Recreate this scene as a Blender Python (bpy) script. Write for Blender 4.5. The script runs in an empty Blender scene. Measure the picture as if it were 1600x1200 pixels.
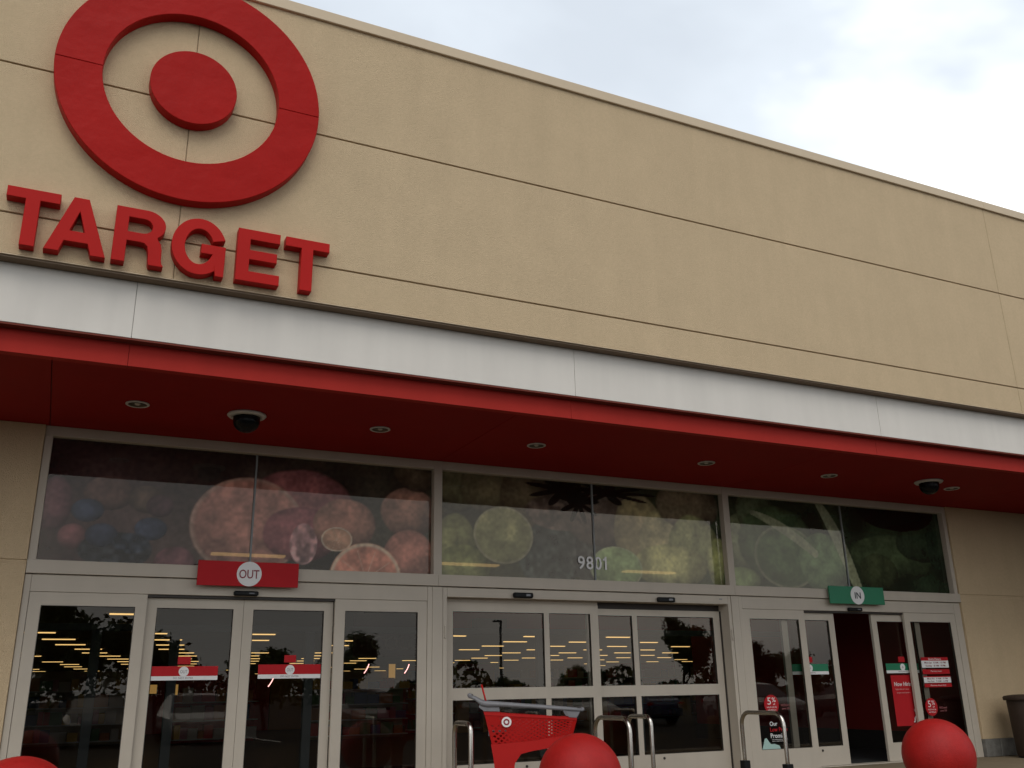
import bpy, bmesh, math, random
import numpy as np
from mathutils import Vector, Matrix

scene = bpy.context.scene
col = scene.collection
rnd = random.Random(7)
R = math.radians

# ------------------------------------------------------------------ camera
yaw, pitch, roll = R(25.883), R(18.216), R(-1.067)
fw = Vector((math.sin(yaw)*math.cos(pitch), math.cos(yaw)*math.cos(pitch), math.sin(pitch)))
r0 = Vector((math.cos(yaw), -math.sin(yaw), 0)); u0 = r0.cross(fw)
rt = r0*math.cos(roll)+u0*math.sin(roll); up = -r0*math.sin(roll)+u0*math.cos(roll)
cd = bpy.data.cameras.new('camera'); cam = bpy.data.objects.new('camera', cd); col.objects.link(cam)
m = Matrix((rt, up, -fw)).transposed().to_4x4(); m.translation = Vector((0, -11.711, 1.2)); cam.matrix_world = m
cd.sensor_width = 36; cd.lens = 32.72; cd.clip_start = .05; cd.clip_end = 3000
scene.camera = cam

# ------------------------------------------------------------------ world: overcast sky
SUN_EL, SUN_AZ = 52, 200          # degrees; high, behind the camera, through cloud
w = bpy.data.worlds.new('World'); scene.world = w; w.use_nodes = True
nt = w.node_tree; nt.nodes.clear()
def N(t, **k):
    n = nt.nodes.new(t)
    for a, b in k.items():
        if a in n.inputs.keys(): n.inputs[a].default_value = b
        else: setattr(n, a, b)
    return n
sky = N('ShaderNodeTexSky'); sky.sky_type = 'NISHITA'; sky.sun_disc = False
sky.sun_elevation = R(SUN_EL); sky.sun_rotation = R(SUN_AZ); sky.dust_density = 3; sky.air_density = 1
tc = N('ShaderNodeTexCoord'); mp = N('ShaderNodeMapping'); mp.inputs['Scale'].default_value = (1, 1, 1.7); mp.inputs['Location'].default_value = (.35, .1, .62)
nz = N('ShaderNodeTexNoise'); nz.inputs['Scale'].default_value = 1.9; nz.inputs['Detail'].default_value = 5; nz.inputs['Roughness'].default_value = .48; nz.inputs['Distortion'].default_value = .25
cr = N('ShaderNodeValToRGB')
cr.color_ramp.elements[0].position = .36; cr.color_ramp.elements[0].color = (5.6, 6.1, 6.7, 1)
cr.color_ramp.elements[1].position = .62; cr.color_ramp.elements[1].color = (11.2, 11.4, 11.6, 1)
e = cr.color_ramp.elements.new(.48); e.color = (6.5, 7.05, 7.65, 1)
mx = N('ShaderNodeMix'); mx.data_type = 'RGBA'; mx.inputs[0].default_value = .93
bg = N('ShaderNodeBackground'); bg.inputs['Strength'].default_value = .1
wo = N('ShaderNodeOutputWorld')
L = nt.links.new
L(tc.outputs['Generated'], mp.inputs['Vector']); L(mp.outputs[0], nz.inputs['Vector']); L(nz.outputs[0], cr.inputs[0])
L(sky.outputs[0], mx.inputs[6]); L(cr.outputs[0], mx.inputs[7]); L(mx.outputs[2], bg.inputs['Color']); L(bg.outputs[0], wo.inputs['Surface'])
sd = bpy.data.lights.new('sun', 'SUN'); sd.energy = .6; sd.angle = R(35); sd.color = (1, .96, .9)
so = bpy.data.objects.new('sun', sd); col.objects.link(so)
az = R(SUN_AZ); d = Vector((math.sin(az)*math.cos(R(SUN_EL)), math.cos(az)*math.cos(R(SUN_EL)), math.sin(R(SUN_EL))))
so.rotation_euler = d.to_track_quat('Z', 'Y').to_euler()

scene.render.engine = 'CYCLES'
scene.view_settings.view_transform = 'Standard'; scene.view_settings.look = 'None'
scene.view_settings.gamma = 1; scene.view_settings.use_curve_mapping = False
scene.view_settings.exposure = .45
scene.cycles.max_bounces = 7; scene.cycles.transparent_max_bounces = 12
scene.render.resolution_x, scene.render.resolution_y = 1024, 768

# ------------------------------------------------------------------ materials
MATS = {}
def mat(name, c, rough=.6, metal=0, var=0, vscale=4, bump=0, bscale=60, spec=.5, streak=0, coat=0, dirt=0, grain=0):
    if name in MATS: return MATS[name]
    mt = bpy.data.materials.new(name); mt.use_nodes = True; t = mt.node_tree; b = t.nodes['Principled BSDF']
    b.inputs['Base Color'].default_value = (*c, 1); b.inputs['Roughness'].default_value = rough; b.inputs['Metallic'].default_value = metal
    b.inputs['Specular IOR Level'].default_value = spec; b.inputs['Coat Weight'].default_value = coat
    ge = t.nodes.new('ShaderNodeNewGeometry')
    src = None
    if var or streak or dirt:
        n = t.nodes.new('ShaderNodeTexNoise'); n.inputs['Scale'].default_value = vscale; n.inputs['Detail'].default_value = 6; n.inputs['Roughness'].default_value = .62
        t.links.new(ge.outputs['Position'], n.inputs['Vector'])
        r = t.nodes.new('ShaderNodeMapRange'); r.inputs[1].default_value = .28; r.inputs[2].default_value = .72; r.inputs[3].default_value = 1-var; r.inputs[4].default_value = 1+var
        t.links.new(n.outputs[0], r.inputs[0]); src = r.outputs[0]
        if streak:
            mpn = t.nodes.new('ShaderNodeMapping'); mpn.inputs['Scale'].default_value = (3.2, 3.2, .22)
            n2 = t.nodes.new('ShaderNodeTexNoise'); n2.inputs['Scale'].default_value = 1.6; n2.inputs['Detail'].default_value = 5
            t.links.new(ge.outputs['Position'], mpn.inputs[0]); t.links.new(mpn.outputs[0], n2.inputs['Vector'])
            r2 = t.nodes.new('ShaderNodeMapRange'); r2.inputs[1].default_value = .3; r2.inputs[2].default_value = .7; r2.inputs[3].default_value = 1-streak; r2.inputs[4].default_value = 1+streak
            t.links.new(n2.outputs[0], r2.inputs[0]); mu = t.nodes.new('ShaderNodeMath'); mu.operation = 'MULTIPLY'
            t.links.new(src, mu.inputs[0]); t.links.new(r2.outputs[0], mu.inputs[1]); src = mu.outputs[0]
        if grain:
            n4 = t.nodes.new('ShaderNodeTexNoise'); n4.inputs['Scale'].default_value = 26; n4.inputs['Detail'].default_value = 3; n4.inputs['Roughness'].default_value = .75
            t.links.new(ge.outputs['Position'], n4.inputs['Vector'])
            r4 = t.nodes.new('ShaderNodeMapRange'); r4.inputs[1].default_value = .25; r4.inputs[2].default_value = .75; r4.inputs[3].default_value = 1-grain; r4.inputs[4].default_value = 1+grain
            t.links.new(n4.outputs[0], r4.inputs[0]); mu4 = t.nodes.new('ShaderNodeMath'); mu4.operation = 'MULTIPLY'
            t.links.new(src, mu4.inputs[0]); t.links.new(r4.outputs[0], mu4.inputs[1]); src = mu4.outputs[0]
        hs = t.nodes.new('ShaderNodeHueSaturation'); hs.inputs['Color'].default_value = (*c, 1)
        t.links.new(src, hs.inputs['Value']); t.links.new(hs.outputs[0], b.inputs['Base Color'])
    if bump:
        n3 = t.nodes.new('ShaderNodeTexNoise'); n3.inputs['Scale'].default_value = bscale; n3.inputs['Detail'].default_value = 4
        t.links.new(ge.outputs['Position'], n3.inputs['Vector'])
        bp = t.nodes.new('ShaderNodeBump'); bp.inputs['Strength'].default_value = bump; bp.inputs['Distance'].default_value = .02
        t.links.new(n3.outputs[0], bp.inputs['Height']); t.links.new(bp.outputs[0], b.inputs['Normal'])
    MATS[name] = mt; return mt
def emit(name, c, s):
    mt = bpy.data.materials.new(name); mt.use_nodes = True; t = mt.node_tree; b = t.nodes['Principled BSDF']
    b.inputs['Base Color'].default_value = (.8, .8, .8, 1); b.inputs['Emission Color'].default_value = (*c, 1); b.inputs['Emission Strength'].default_value = s
    MATS[name] = mt; return mt
def glass(name, tint, gain, rough=.0):
    mt = bpy.data.materials.new(name); mt.use_nodes = True; t = mt.node_tree; t.nodes.clear()
    o = t.nodes.new('ShaderNodeOutputMaterial'); tr = t.nodes.new('ShaderNodeBsdfTransparent'); tr.inputs[0].default_value = (*tint, 1)
    gl = t.nodes.new('ShaderNodeBsdfGlossy'); gl.inputs['Roughness'].default_value = rough; gl.inputs['Color'].default_value = (1, .89, .76, 1)
    fr = t.nodes.new('ShaderNodeFresnel'); fr.inputs['IOR'].default_value = 1.5
    mu = t.nodes.new('ShaderNodeMath'); mu.operation = 'MULTIPLY'; mu.inputs[1].default_value = gain; mu.use_clamp = True
    ms = t.nodes.new('ShaderNodeMixShader')
    # gentle waviness of float glass
    ge = t.nodes.new('ShaderNodeNewGeometry'); n3 = t.nodes.new('ShaderNodeTexNoise'); n3.inputs['Scale'].default_value = 1.1; n3.inputs['Detail'].default_value = 1
    bp = t.nodes.new('ShaderNodeBump'); bp.inputs['Strength'].default_value = .05; bp.inputs['Distance'].default_value = .02
    t.links.new(ge.outputs['Position'], n3.inputs['Vector']); t.links.new(n3.outputs[0], bp.inputs['Height']); t.links.new(bp.outputs[0], gl.inputs['Normal'])
    t.links.new(fr.outputs[0], mu.inputs[0]); t.links.new(mu.outputs[0], ms.inputs[0]); t.links.new(tr.outputs[0], ms.inputs[1]); t.links.new(gl.outputs[0], ms.inputs[2]); t.links.new(ms.outputs[0], o.inputs[0])
    MATS[name] = mt; return mt

STUCCO = mat('beige_stucco', (.565, .425, .262), .92, var=.035, vscale=2.2, bump=.6, bscale=110, spec=.15, streak=.022, grain=.05)
COPING = mat('tan_coping_metal', (.58, .45, .295), .55, var=.03)
WHITE = mat('white_metal_panel', (.66, .61, .54), .55, var=.03, vscale=1.5, streak=.03, spec=.25, bump=.35, bscale=1.6)
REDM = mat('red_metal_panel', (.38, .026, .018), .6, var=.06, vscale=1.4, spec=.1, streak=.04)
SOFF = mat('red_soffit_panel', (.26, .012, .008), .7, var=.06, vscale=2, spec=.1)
SIGN = mat('red_sign_paint', (.36, .010, .0075), .42, var=.08, vscale=1.3, bump=1.0, bscale=2.8, spec=.07)
SIGNE = mat('red_sign_return', (.34, .016, .013), .5, var=.05, vscale=3)
ALU = mat('champagne_aluminium', (.475, .415, .335), .55, var=.035, vscale=3, streak=.025, spec=.3)
DARKALU = mat('dark_bronze_seal', (.03, .022, .016), .6)
BLACK = mat('black_plastic', (.010, .010, .010), .5, spec=.15)
RUBBER = mat('black_rubber', (.02, .02, .02), .8)
GLASS = glass('clear_glass', (.74, .75, .73), 1.3)
TGLASS = glass('transom_glass', (.92, .92, .90), .95)
DGLASS = glass('smoked_dome', (.05, .05, .055), 1.0)
STEEL = mat('stainless_steel', (.52, .48, .42), .22, metal=1, var=.06, vscale=25)
BALL = mat('red_ball_paint', (.33, .010, .008), .5, var=.12, vscale=5, grain=.08, bump=.2, bscale=90, spec=.22)
CARTR = mat('red_cart_plastic', (.40, .009, .007), .5, spec=.2, var=.04, vscale=10)
CARTG = mat('grey_cart_plastic', (.16, .155, .16), .5, var=.08, vscale=14)
PRINTW = mat('white_print', (.72, .70, .67), .6)
PRINTR = mat('red_print', (.42, .014, .018), .6, spec=.15, var=.05, vscale=5)
PRINTG = mat('green_print', (.008, .17, .075), .5, var=.04, vscale=5)
PRINTK = mat('black_print', (.02, .02, .022), .6)
MINT = mat('mint_print', (.36, .52, .46), .6)
CONC = mat('tan_concrete', (.19, .145, .085), .9, var=.12, vscale=2.5, bump=.3, bscale=45)
ASPH = mat('asphalt', (.04, .04, .04), .95, spec=.05, var=.2, vscale=3, bump=.5, bscale=60)
STONE = mat('grey_plinth_stone', (.16, .15, .13), .85, var=.3, vscale=9, bump=.6, bscale=35)
BROWN = mat('brown_bin_metal', (.042, .027, .018), .6, spec=.2, var=.1, vscale=8)
BARK = mat('bark', (.07, .05, .035), .9, var=.3, vscale=8, bump=.5, bscale=30)
LEAF = mat('leaf', (.045, .075, .022), .7, var=.35, vscale=2.5)
LINE = mat('road_paint', (.7, .7, .66), .8, var=.1)
LIGHTM = emit('fluorescent_tube', (1, .62, .22), 1.0)
HOUS = mat('fixture_white', (.6, .58, .54), .5)
CEIL = mat('ceiling_tile', (.40, .36, .31), .9, var=.04, vscale=2)
FLOORM = mat('store_floor', (.12, .10, .085), .4, var=.1, vscale=1.2, spec=.2)
INRED = mat('interior_red_wall', (.42, .035, .03), .7, var=.05)
INDARK = mat('interior_dark_wall', (.05, .045, .04), .8)
INBEI = mat('interior_beige_wall', (.35, .27, .17), .8)
INPOST = mat('inner_post_grey', (.13, .14, .135), .5)
NEON = emit('neon_tube', (1, .42, .40), 3.0)
GALV = mat('galvanised_pole', (.10, .10, .10), .5)

# ------------------------------------------------------------------ mesh helpers
ORG = {}
def tag(o, label, cat, group=None):
    o['label'] = label; o['category'] = cat
    if group: o['group'] = group
    return o
def thing(name, loc, label, cat, group=None):
    o = bpy.data.objects.new(name, None); o.location = loc; o.empty_display_size = .1; col.objects.link(o); ORG[o.name] = Vector(loc)
    return tag(o, label, cat, group)
def obj(name, vf, mt, parent=None, smooth=False):
    v, f = vf
    org = ORG[parent.name] if parent else Vector((0, 0, 0))
    me = bpy.data.meshes.new(name)
    me.from_pydata([(a[0]-org.x, a[1]-org.y, a[2]-org.z) for a in v], [], f)
    if mt: me.materials.append(mt)
    if smooth:
        me.polygons.foreach_set('use_smooth', [True]*len(me.polygons))
    me.update()
    o = bpy.data.objects.new(name, me); col.objects.link(o)
    if parent: o.parent = parent
    ORG[o.name] = org
    return o
def struct(name, vf, mt, smooth=False):
    o = obj(name, vf, mt, None, smooth); o['kind'] = 'structure'; return o
def box(x0, x1, y0, y1, z0, z1, bev=0):
    if not bev:
        v = [(x0, y0, z0), (x1, y0, z0), (x1, y1, z0), (x0, y1, z0), (x0, y0, z1), (x1, y0, z1), (x1, y1, z1), (x0, y1, z1)]
        return v, [(0, 3, 2, 1), (4, 5, 6, 7), (0, 1, 5, 4), (1, 2, 6, 5), (2, 3, 7, 6), (3, 0, 4, 7)]
    bm = bmesh.new(); bmesh.ops.create_cube(bm, size=1)
    for q in bm.verts: q.co = ((x0+x1)/2+q.co.x*(x1-x0), (y0+y1)/2+q.co.y*(y1-y0), (z0+z1)/2+q.co.z*(z1-z0))
    bmesh.ops.bevel(bm, geom=bm.edges[:], offset=bev, segments=1, affect='EDGES')
    return frombm(bm)
def frombm(bm):
    bm.verts.index_update(); v = [tuple(q.co) for q in bm.verts]; f = [tuple(q.index for q in p.verts) for p in bm.faces]; bm.free(); return v, f
def join(*parts):
    V, F = [], []
    for v, f in parts:
        n = len(V); V += list(v); F += [tuple(i+n for i in p) for p in f]
    return V, F
def frame(x0, x1, z0, z1, y0, y1, l, r, b, t, mid=None):
    """rectangular frame, pieces butted: stiles full height, rails between"""
    ps = [box(x0, x0+l, y0, y1, z0, z1), box(x1-r, x1, y0, y1, z0, z1), box(x0+l, x1-r, y0, y1, z0, z0+b), box(x0+l, x1-r, y0, y1, z1-t, z1)]
    return join(*ps)
def tube(pts, rad, n=10, cap=True):
    pts = [Vector(p) for p in pts]; V, F = [], []
    rads = rad if isinstance(rad, (list, tuple)) else [rad]*len(pts)
    prev = None
    for i, p in enumerate(pts):
        t = (pts[min(i+1, len(pts)-1)]-pts[max(i-1, 0)]).normalized()
        if prev is None:
            a = t.cross(Vector((0, 0, 1)));  a = a if a.length > .05 else t.cross(Vector((1, 0, 0)))
        else: a = prev-t*prev.dot(t)
        a.normalize(); prev = a; b = t.cross(a)
        for k in range(n):
            th = 2*math.pi*k/n; V.append(tuple(p+(a*math.cos(th)+b*math.sin(th))*rads[i]))
    for i in range(len(pts)-1):
        for k in range(n): F.append((i*n+k, i*n+(k+1) % n, (i+1)*n+(k+1) % n, (i+1)*n+k))
    if cap: F.append(tuple(range(n-1, -1, -1))); F.append(tuple((len(pts)-1)*n+k for k in range(n)))
    return V, F
def lathe(prof, c, n=32, axis='z'):
    V, F = [], []
    for r_, h in prof:
        for k in range(n):
            th = 2*math.pi*k/n; a, b = r_*math.cos(th), r_*math.sin(th)
            V.append((c[0]+a, c[1]+b, c[2]+h) if axis == 'z' else (c[0]+a, c[1]+h, c[2]+b) if axis == 'y' else (c[0]+h, c[1]+a, c[2]+b))
    for i in range(len(prof)-1):
        for k in range(n): F.append((i*n+k, i*n+(k+1) % n, (i+1)*n+(k+1) % n, (i+1)*n+k))
    return V, F
def flat(loops, y0, y1, bevel=0):
    """outline loops (x,z) with holes -> prism from y0 (front) to y1 (back)"""
    cu = bpy.data.curves.new('tmp', 'CURVE'); cu.dimensions = '2D'; cu.fill_mode = 'BOTH'; cu.extrude = abs(y1-y0)/2-bevel
    if bevel: cu.bevel_depth = bevel; cu.bevel_resolution = 0; cu.offset = -bevel
    for lp in loops:
        s = cu.splines.new('POLY'); s.points.add(len(lp)-1); s.use_cyclic_u = True
        for q, (x, z) in zip(s.points, lp): q.co = (x, z, 0, 1)
    return conv(cu, y0, y1)
def conv(cu, y0, y1):
    o = bpy.data.objects.new('tmp', cu); col.objects.link(o); dg = bpy.context.evaluated_depsgraph_get()
    me = o.evaluated_get(dg).to_mesh(); ym = (y0+y1)/2
    v = [(q.co.x, ym-q.co.z, q.co.y) for q in me.vertices]; f = [tuple(p.vertices) for p in me.polygons]
    o.evaluated_get(dg).to_mesh_clear(); bpy.data.objects.remove(o); bpy.data.curves.remove(cu); return v, f
def text(s, x, z, h, y, th=.003, bold=0., align='CENTER', width=None):
    """lettering of cap height h whose baseline starts at z; spans width when given"""
    cu = bpy.data.curves.new('tmp', 'FONT'); cu.body = s; cu.size = 1; cu.align_x = align; cu.extrude = th/2; cu.offset = bold; cu.resolution_u = 3
    v, f = conv(cu, y-th/2, y+th/2)
    zs = [q[2] for q in v]; xs = [q[0] for q in v]
    k = h/.72; kx = width/(max(xs)-min(xs)) if width else k
    x_m = (max(xs)+min(xs))/2 if align == 'CENTER' else min(xs)
    return [((q[0]-x_m)*kx+x, q[1], q[2]*k+z) for q in v], f
def disc(cx, cz, rad, y0, y1, n=48):
    return flat([[(cx+rad*math.cos(2*math.pi*k/n), cz+rad*math.sin(2*math.pi*k/n)) for k in range(n)]], y0, y1)
def rect(x0, x1, z0, z1): return [(x0, z0), (x1, z0), (x1, z1), (x0, z1)]
def circ(cx, cz, r_, n=96): return [(cx+r_*math.cos(2*math.pi*k/n), cz+r_*math.sin(2*math.pi*k/n)) for k in range(n)]
def copy_tree(o, parent=None):
    c = o.copy(); col.objects.link(c); c.parent = parent; ORG[c.name] = ORG.get(o.name, Vector((0, 0, 0)))
    for ch in list(o.children): copy_tree(ch, c)
    return c

# ------------------------------------------------------------------ ground
G = -.15
struct('parking_lot', ([(-900, -900, G), (900, -900, G), (900, 900, G), (-900, 900, G)], [(0, 1, 2, 3)]), ASPH)
struct('sidewalk', box(-40, 60, -4.6, .3, G, 0, .02), CONC)
struct('kerb', box(-40, 60, -4.75, -4.602, G, .004, .015), mat('kerb_concrete', (.42, .39, .34), .9, var=.1))
for i in range(12):
    x = -10+i*2.75
    struct('parking_line', ([(x, -23, G+.004), (x+.1, -23, G+.004), (x+.1, -18, G+.004), (x, -18, G+.004)], [(0, 1, 2, 3)]), LINE)

# ------------------------------------------------------------------ the building shell
U, W, RY = -2.80, -2.66, -2.54          # upper wall, white band, red fascia planes
ZWB, ZG2, ZG1, ZCP, ZTOP = 5.079, 5.487, 7.072, 8.573, 8.705
ZWBOT, ZS = 4.467, 4.222
bld = thing('store_building', (7, 0, 0), 'beige stucco store front with white and red band above glass entrance', 'building')
XJ = [-23.96, -11.65, .663, 12.975, 25.29]
ZZ = [(ZWB, ZG2), (ZG2, ZG1), (ZG1, ZCP)]
g = .009
for a, b in zip(XJ[:-1], XJ[1:]):
    for z0, z1 in ZZ:
        obj('stucco_panel', box(a+.003, b-.003, U, U+.12, z0+(g if z0 != ZWB else 0), z1-(g if z1 != ZCP else 0), .004), STUCCO, bld)
obj('wall_backing', box(XJ[0], XJ[-1], U+.022, U+.60, ZWB+.01, ZCP-.002), mat('joint_shadow_stucco', (.32, .24, .145), .95), bld)
for a, b in zip(XJ[:-1], XJ[1:]):
    obj('coping', join(box(a+.002, b-.002, U-.035, U+.7, ZCP-.006, ZTOP, .006)), COPING, bld)
# drip flashing at the wall foot
obj('drip_edge', box(XJ[0], XJ[-1], U-.006, U+.012, ZWB-.011, ZWB-.002), COPING, bld)
obj('band_shade_strip', box(XJ[0], XJ[-1], U+.013, W+.10, ZWB-.030, ZWB-.003), mat('ledge_shade_brown', (.20, .145, .10), .7, spec=.1), bld)  # dark brown strip paints the shade below the overhanging stucco wall
XP = [.353+4.865*k for k in range(-4, 6)]
for a, b in zip(XP[:-1], XP[1:]):
    obj('white_panel', box(a+.0025, b-.0025, W, W+.10, ZWBOT, ZWB-.031, .002), WHITE, bld)
    obj('red_panel', box(a+.0015, b-.0015, RY, RY+.10, ZS, ZWBOT+.02, .002), REDM, bld)
obj('band_backing', box(XP[0], XP[-1], W+.008, W+.30, ZWBOT+.021, ZWB-.032), mat('band_joint_grey', (.30, .285, .26), .8), bld)
obj('band_underside', box(XP[0], XP[-1], W+.004, RY-.001, ZWBOT-.020, ZWBOT-.002), mat('underside_shade_maroon', (.17, .045, .032), .8, spec=.1), bld)  # maroon colour has the shade under the white band painted in
XSF = [-10.05, -5.18, -.30, 4.55, 9.42, 14.29, 19.2, 24]
for a, b in zip(XSF[:-1], XSF[1:]):
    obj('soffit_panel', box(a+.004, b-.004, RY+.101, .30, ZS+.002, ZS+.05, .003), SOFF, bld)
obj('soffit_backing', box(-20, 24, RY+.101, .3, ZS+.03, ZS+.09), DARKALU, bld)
obj('roof', box(-26, 131, U+.601, 151, 4.75, 4.95), INDARK, bld)
# lower walls either side of the entrance
XL, XR = -.335, 14.353
for x0, x1 in ((-14, XL-.004), (XR+.004, 26)):
    obj('stucco_panel', box(x0, x1, -.03, .26, .28, 2.625, .004), STUCCO, bld)
    obj('stucco_panel', box(x0, x1, -.03, .26, 2.672, ZS, .004), STUCCO, bld)
    obj('reveal_strip', box(x0, x1, -.012, .26, 2.626, 2.671), STUCCO, bld)
    x = x0
    k = 0
    while x < x1-.05:
        wd = [.36, .92, .78, .84][k % 4]; xe = min(x+wd, x1+(.02 if x0 > 0 else 0))
        obj('plinth_stone', box(x+.003, xe-.003, -.06-.008*(k % 2), .2, 0, .278, .008), STONE, bld); x = xe; k += 1
# projecting wing beyond the right edge of the picture
WING = mat('dark_brown_masonry', (.075, .052, .036), .9, var=.2, vscale=6, bump=.4, bscale=30)
obj('side_wing_wall', box(16.5, 24, -4.42, -.085, 0, 4.215), WING, bld)
obj('side_wing_wall', box(16.5, 24, -4.42, U-.04, 4.215, 5.06), WING, bld)

# ------------------------------------------------------------------ bullseye and lettering on the wall
YF = U-.14
cx, cz = .662, 7.190
ring = thing('bullseye_ring', (cx, U, cz), 'large red ring of the round target sign high on the beige wall', 'sign')
def half(sgn):
    a0, a1 = (0, math.pi) if sgn > 0 else (math.pi, 2*math.pi)
    n = 72; dz = .0012*sgn
    o_ = [(cx+1.307*math.cos(a0+(a1-a0)*k/n), cz+1.307*math.sin(a0+(a1-a0)*k/n)+dz) for k in range(n+1)]
    i_ = [(cx+.871*math.cos(a0+(a1-a0)*k/n), cz+.871*math.sin(a0+(a1-a0)*k/n)+dz) for k in range(n, -1, -1)]
    return o_+i_
for s in (1, -1):
    o = obj('ring_half', flat([half(s)], YF, U-.002, .006), SIGN, ring)
ds = thing('bullseye_disc', (cx, U, cz), 'solid red disc in the middle of the red ring', 'sign')
obj('disc_face', flat([circ(cx, cz+.004, .43)], YF, U-.002, .006), SIGN, ds)

YL = U-.12
KS = 1.00457
def sc(p): return [(x*KS, 1.2+(z-1.2)*KS) for x, z in p]
def arc(cx_, cz_, rx, rz, a0, a1, n=14): return [(cx_+rx*math.cos(R(a0+(a1-a0)*k/n)), cz_+rz*math.sin(R(a0+(a1-a0)*k/n))) for k in range(n+1)]
zb, zt = 5.112, 5.684
def T_(x0, x1, s0, s1): return [[(x0, zt), (x0, zt-.105), (s0, zt-.105), (s0, zb), (s1, zb), (s1, zt-.105), (x1, zt-.105), (x1, zt)]]
A_ = [[(-.290, zt), (-.490, zb), (-.366, zb), (-.330, zb+.113), (-.128, zb+.113), (-.092, zb), (.034, zb), (-.160, zt)], [(-.226, zb+.43), (-.294, zb+.222), (-.164, zb+.222)]]
rx = .083
R_ = [[(rx, zb), (rx, zt), (rx+.27, zt)] + arc(rx+.275, zt-.155, .180, .155, 88, -50, 12) + [(rx+.392, zt-.292)] + [(rx+.425, zb+.235), (rx+.437, zb+.175), (rx+.440, zb+.07), (rx+.448, zb+.03), (rx+.462, zb+.012), (rx+.462, zb), (rx+.333, zb), (rx+.322, zb+.04), (rx+.318, zb+.13), (rx+.305, zb+.190), (rx+.275, zb+.218), (rx+.235, zb+.224), (rx+.118, zb+.224), (rx+.118, zb)],
      [(rx+.118, zt-.100), (rx+.118, zt-.252), (rx+.25, zt-.252)] + arc(rx+.255, zt-.176, .082, .076, -88, 88, 10) + [(rx+.25, zt-.100)]]
gx, gz = .860, 5.400
G_ = [arc(gx, gz, .258, .302, 20, 308, 34) + [(1.018, zb+.062), (1.030, zb-.004), (1.108, zb-.004), (1.112, gz+.034), (.880, gz+.034), (.880, gz-.066), (.992, gz-.066)] + arc(gx, gz, .135, .190, -24, -338, 30)]
E_ = [[(1.221, zb), (1.221, zt), (1.640, zt), (1.640, zt-.110), (1.345, zt-.110), (1.345, zt-.225), (1.617, zt-.225), (1.617, zt-.330), (1.345, zt-.330), (1.345, zb+.112), (1.650, zb+.112), (1.650, zb)]]
for nm, lp, lab in (('T', T_(-.848, -.401, -.688, -.566), 'raised red letter T at the left end of the store name'),
                    ('A', A_, 'raised red letter A, the second of the store name on the wall'),
                    ('R', R_, 'raised red letter R, the third of the store name on the wall'),
                    ('G', G_, 'raised red letter G, the fourth of the store name on the wall'),
                    ('E', E_, 'raised red letter E, the fifth of the store name on the wall'),
                    ('T', T_(1.698, 2.152, 1.862, 1.984), 'raised red letter T at the right end of the store name')):
    o = obj('sign_letter', flat([sc(q) for q in lp], YL, U-.002, .004), mat('red_letter_paint', (.42, .012, .009), .5, var=.06, vscale=2, spec=.1))
    tag(o, lab, 'letter', 'store name letters')

# ------------------------------------------------------------------ soffit fittings
def downlight(x, y, label):
    t = thing('downlight', (x, y, ZS), label, 'downlight', 'recessed downlights in the soffit')
    n = 32
    obj('trim_ring', lathe([(.100, -.001), (.122, -.001), (.124, -.010), (.112, -.016), (.100, -.014), (.098, -.001)], (x, y, ZS), n), HOUS, t, True)
    obj('reflector', lathe([(.0985, -.012), (.085, .001), (.060, .0015), (.001, .0016)], (x, y, ZS), n), mat('reflector_bronze', (.10, .085, .06), .3, metal=.6), t, True)
    obj('lamp', lathe([(.001, -.016), (.022, -.014), (.030, -.004), (.030, .0005)], (x, y, ZS), 16), mat('lamp_glass', (.55, .5, .42), .3), t, True)
for x, lb in ((.548, 'recessed downlight nearest the left end of the red soffit'), (3.283, 'recessed downlight right of the larger black camera dome'), (5.397, 'recessed downlight above the middle transom window'),
              (8.105, 'recessed downlight above the right end of the middle transom'), (10.397, 'recessed downlight in the soffit left of the far camera dome'), (13.04, 'recessed downlight close beside the far camera dome')):
    downlight(x, -1.28, lb)
def dome(x, y, label):
    t = thing('dome_camera', (x, y, ZS), label, 'camera', 'security camera domes')
    obj('mount_ring', lathe([(.118, -.001), (.212, -.001), (.216, -.012), (.200, -.030), (.150, -.034), (.146, -.001)], (x, y, ZS), 40), HOUS, t, True)
    obj('dome', lathe([(.149, -.020), (.149, -.075)]+[(.149*math.cos(R(a)), -.075-.135*math.sin(R(a))) for a in range(8, 91, 8)]+[(.001, -.210)], (x, y, ZS), 40), mat('dome_black', (.006, .006, .006), .25, spec=.2), t, True)
dome(1.708, -1.29, 'black security camera dome with white ring above the exit door')
dome(12.225, -1.53, 'black security camera dome far right above the entry door')

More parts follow.
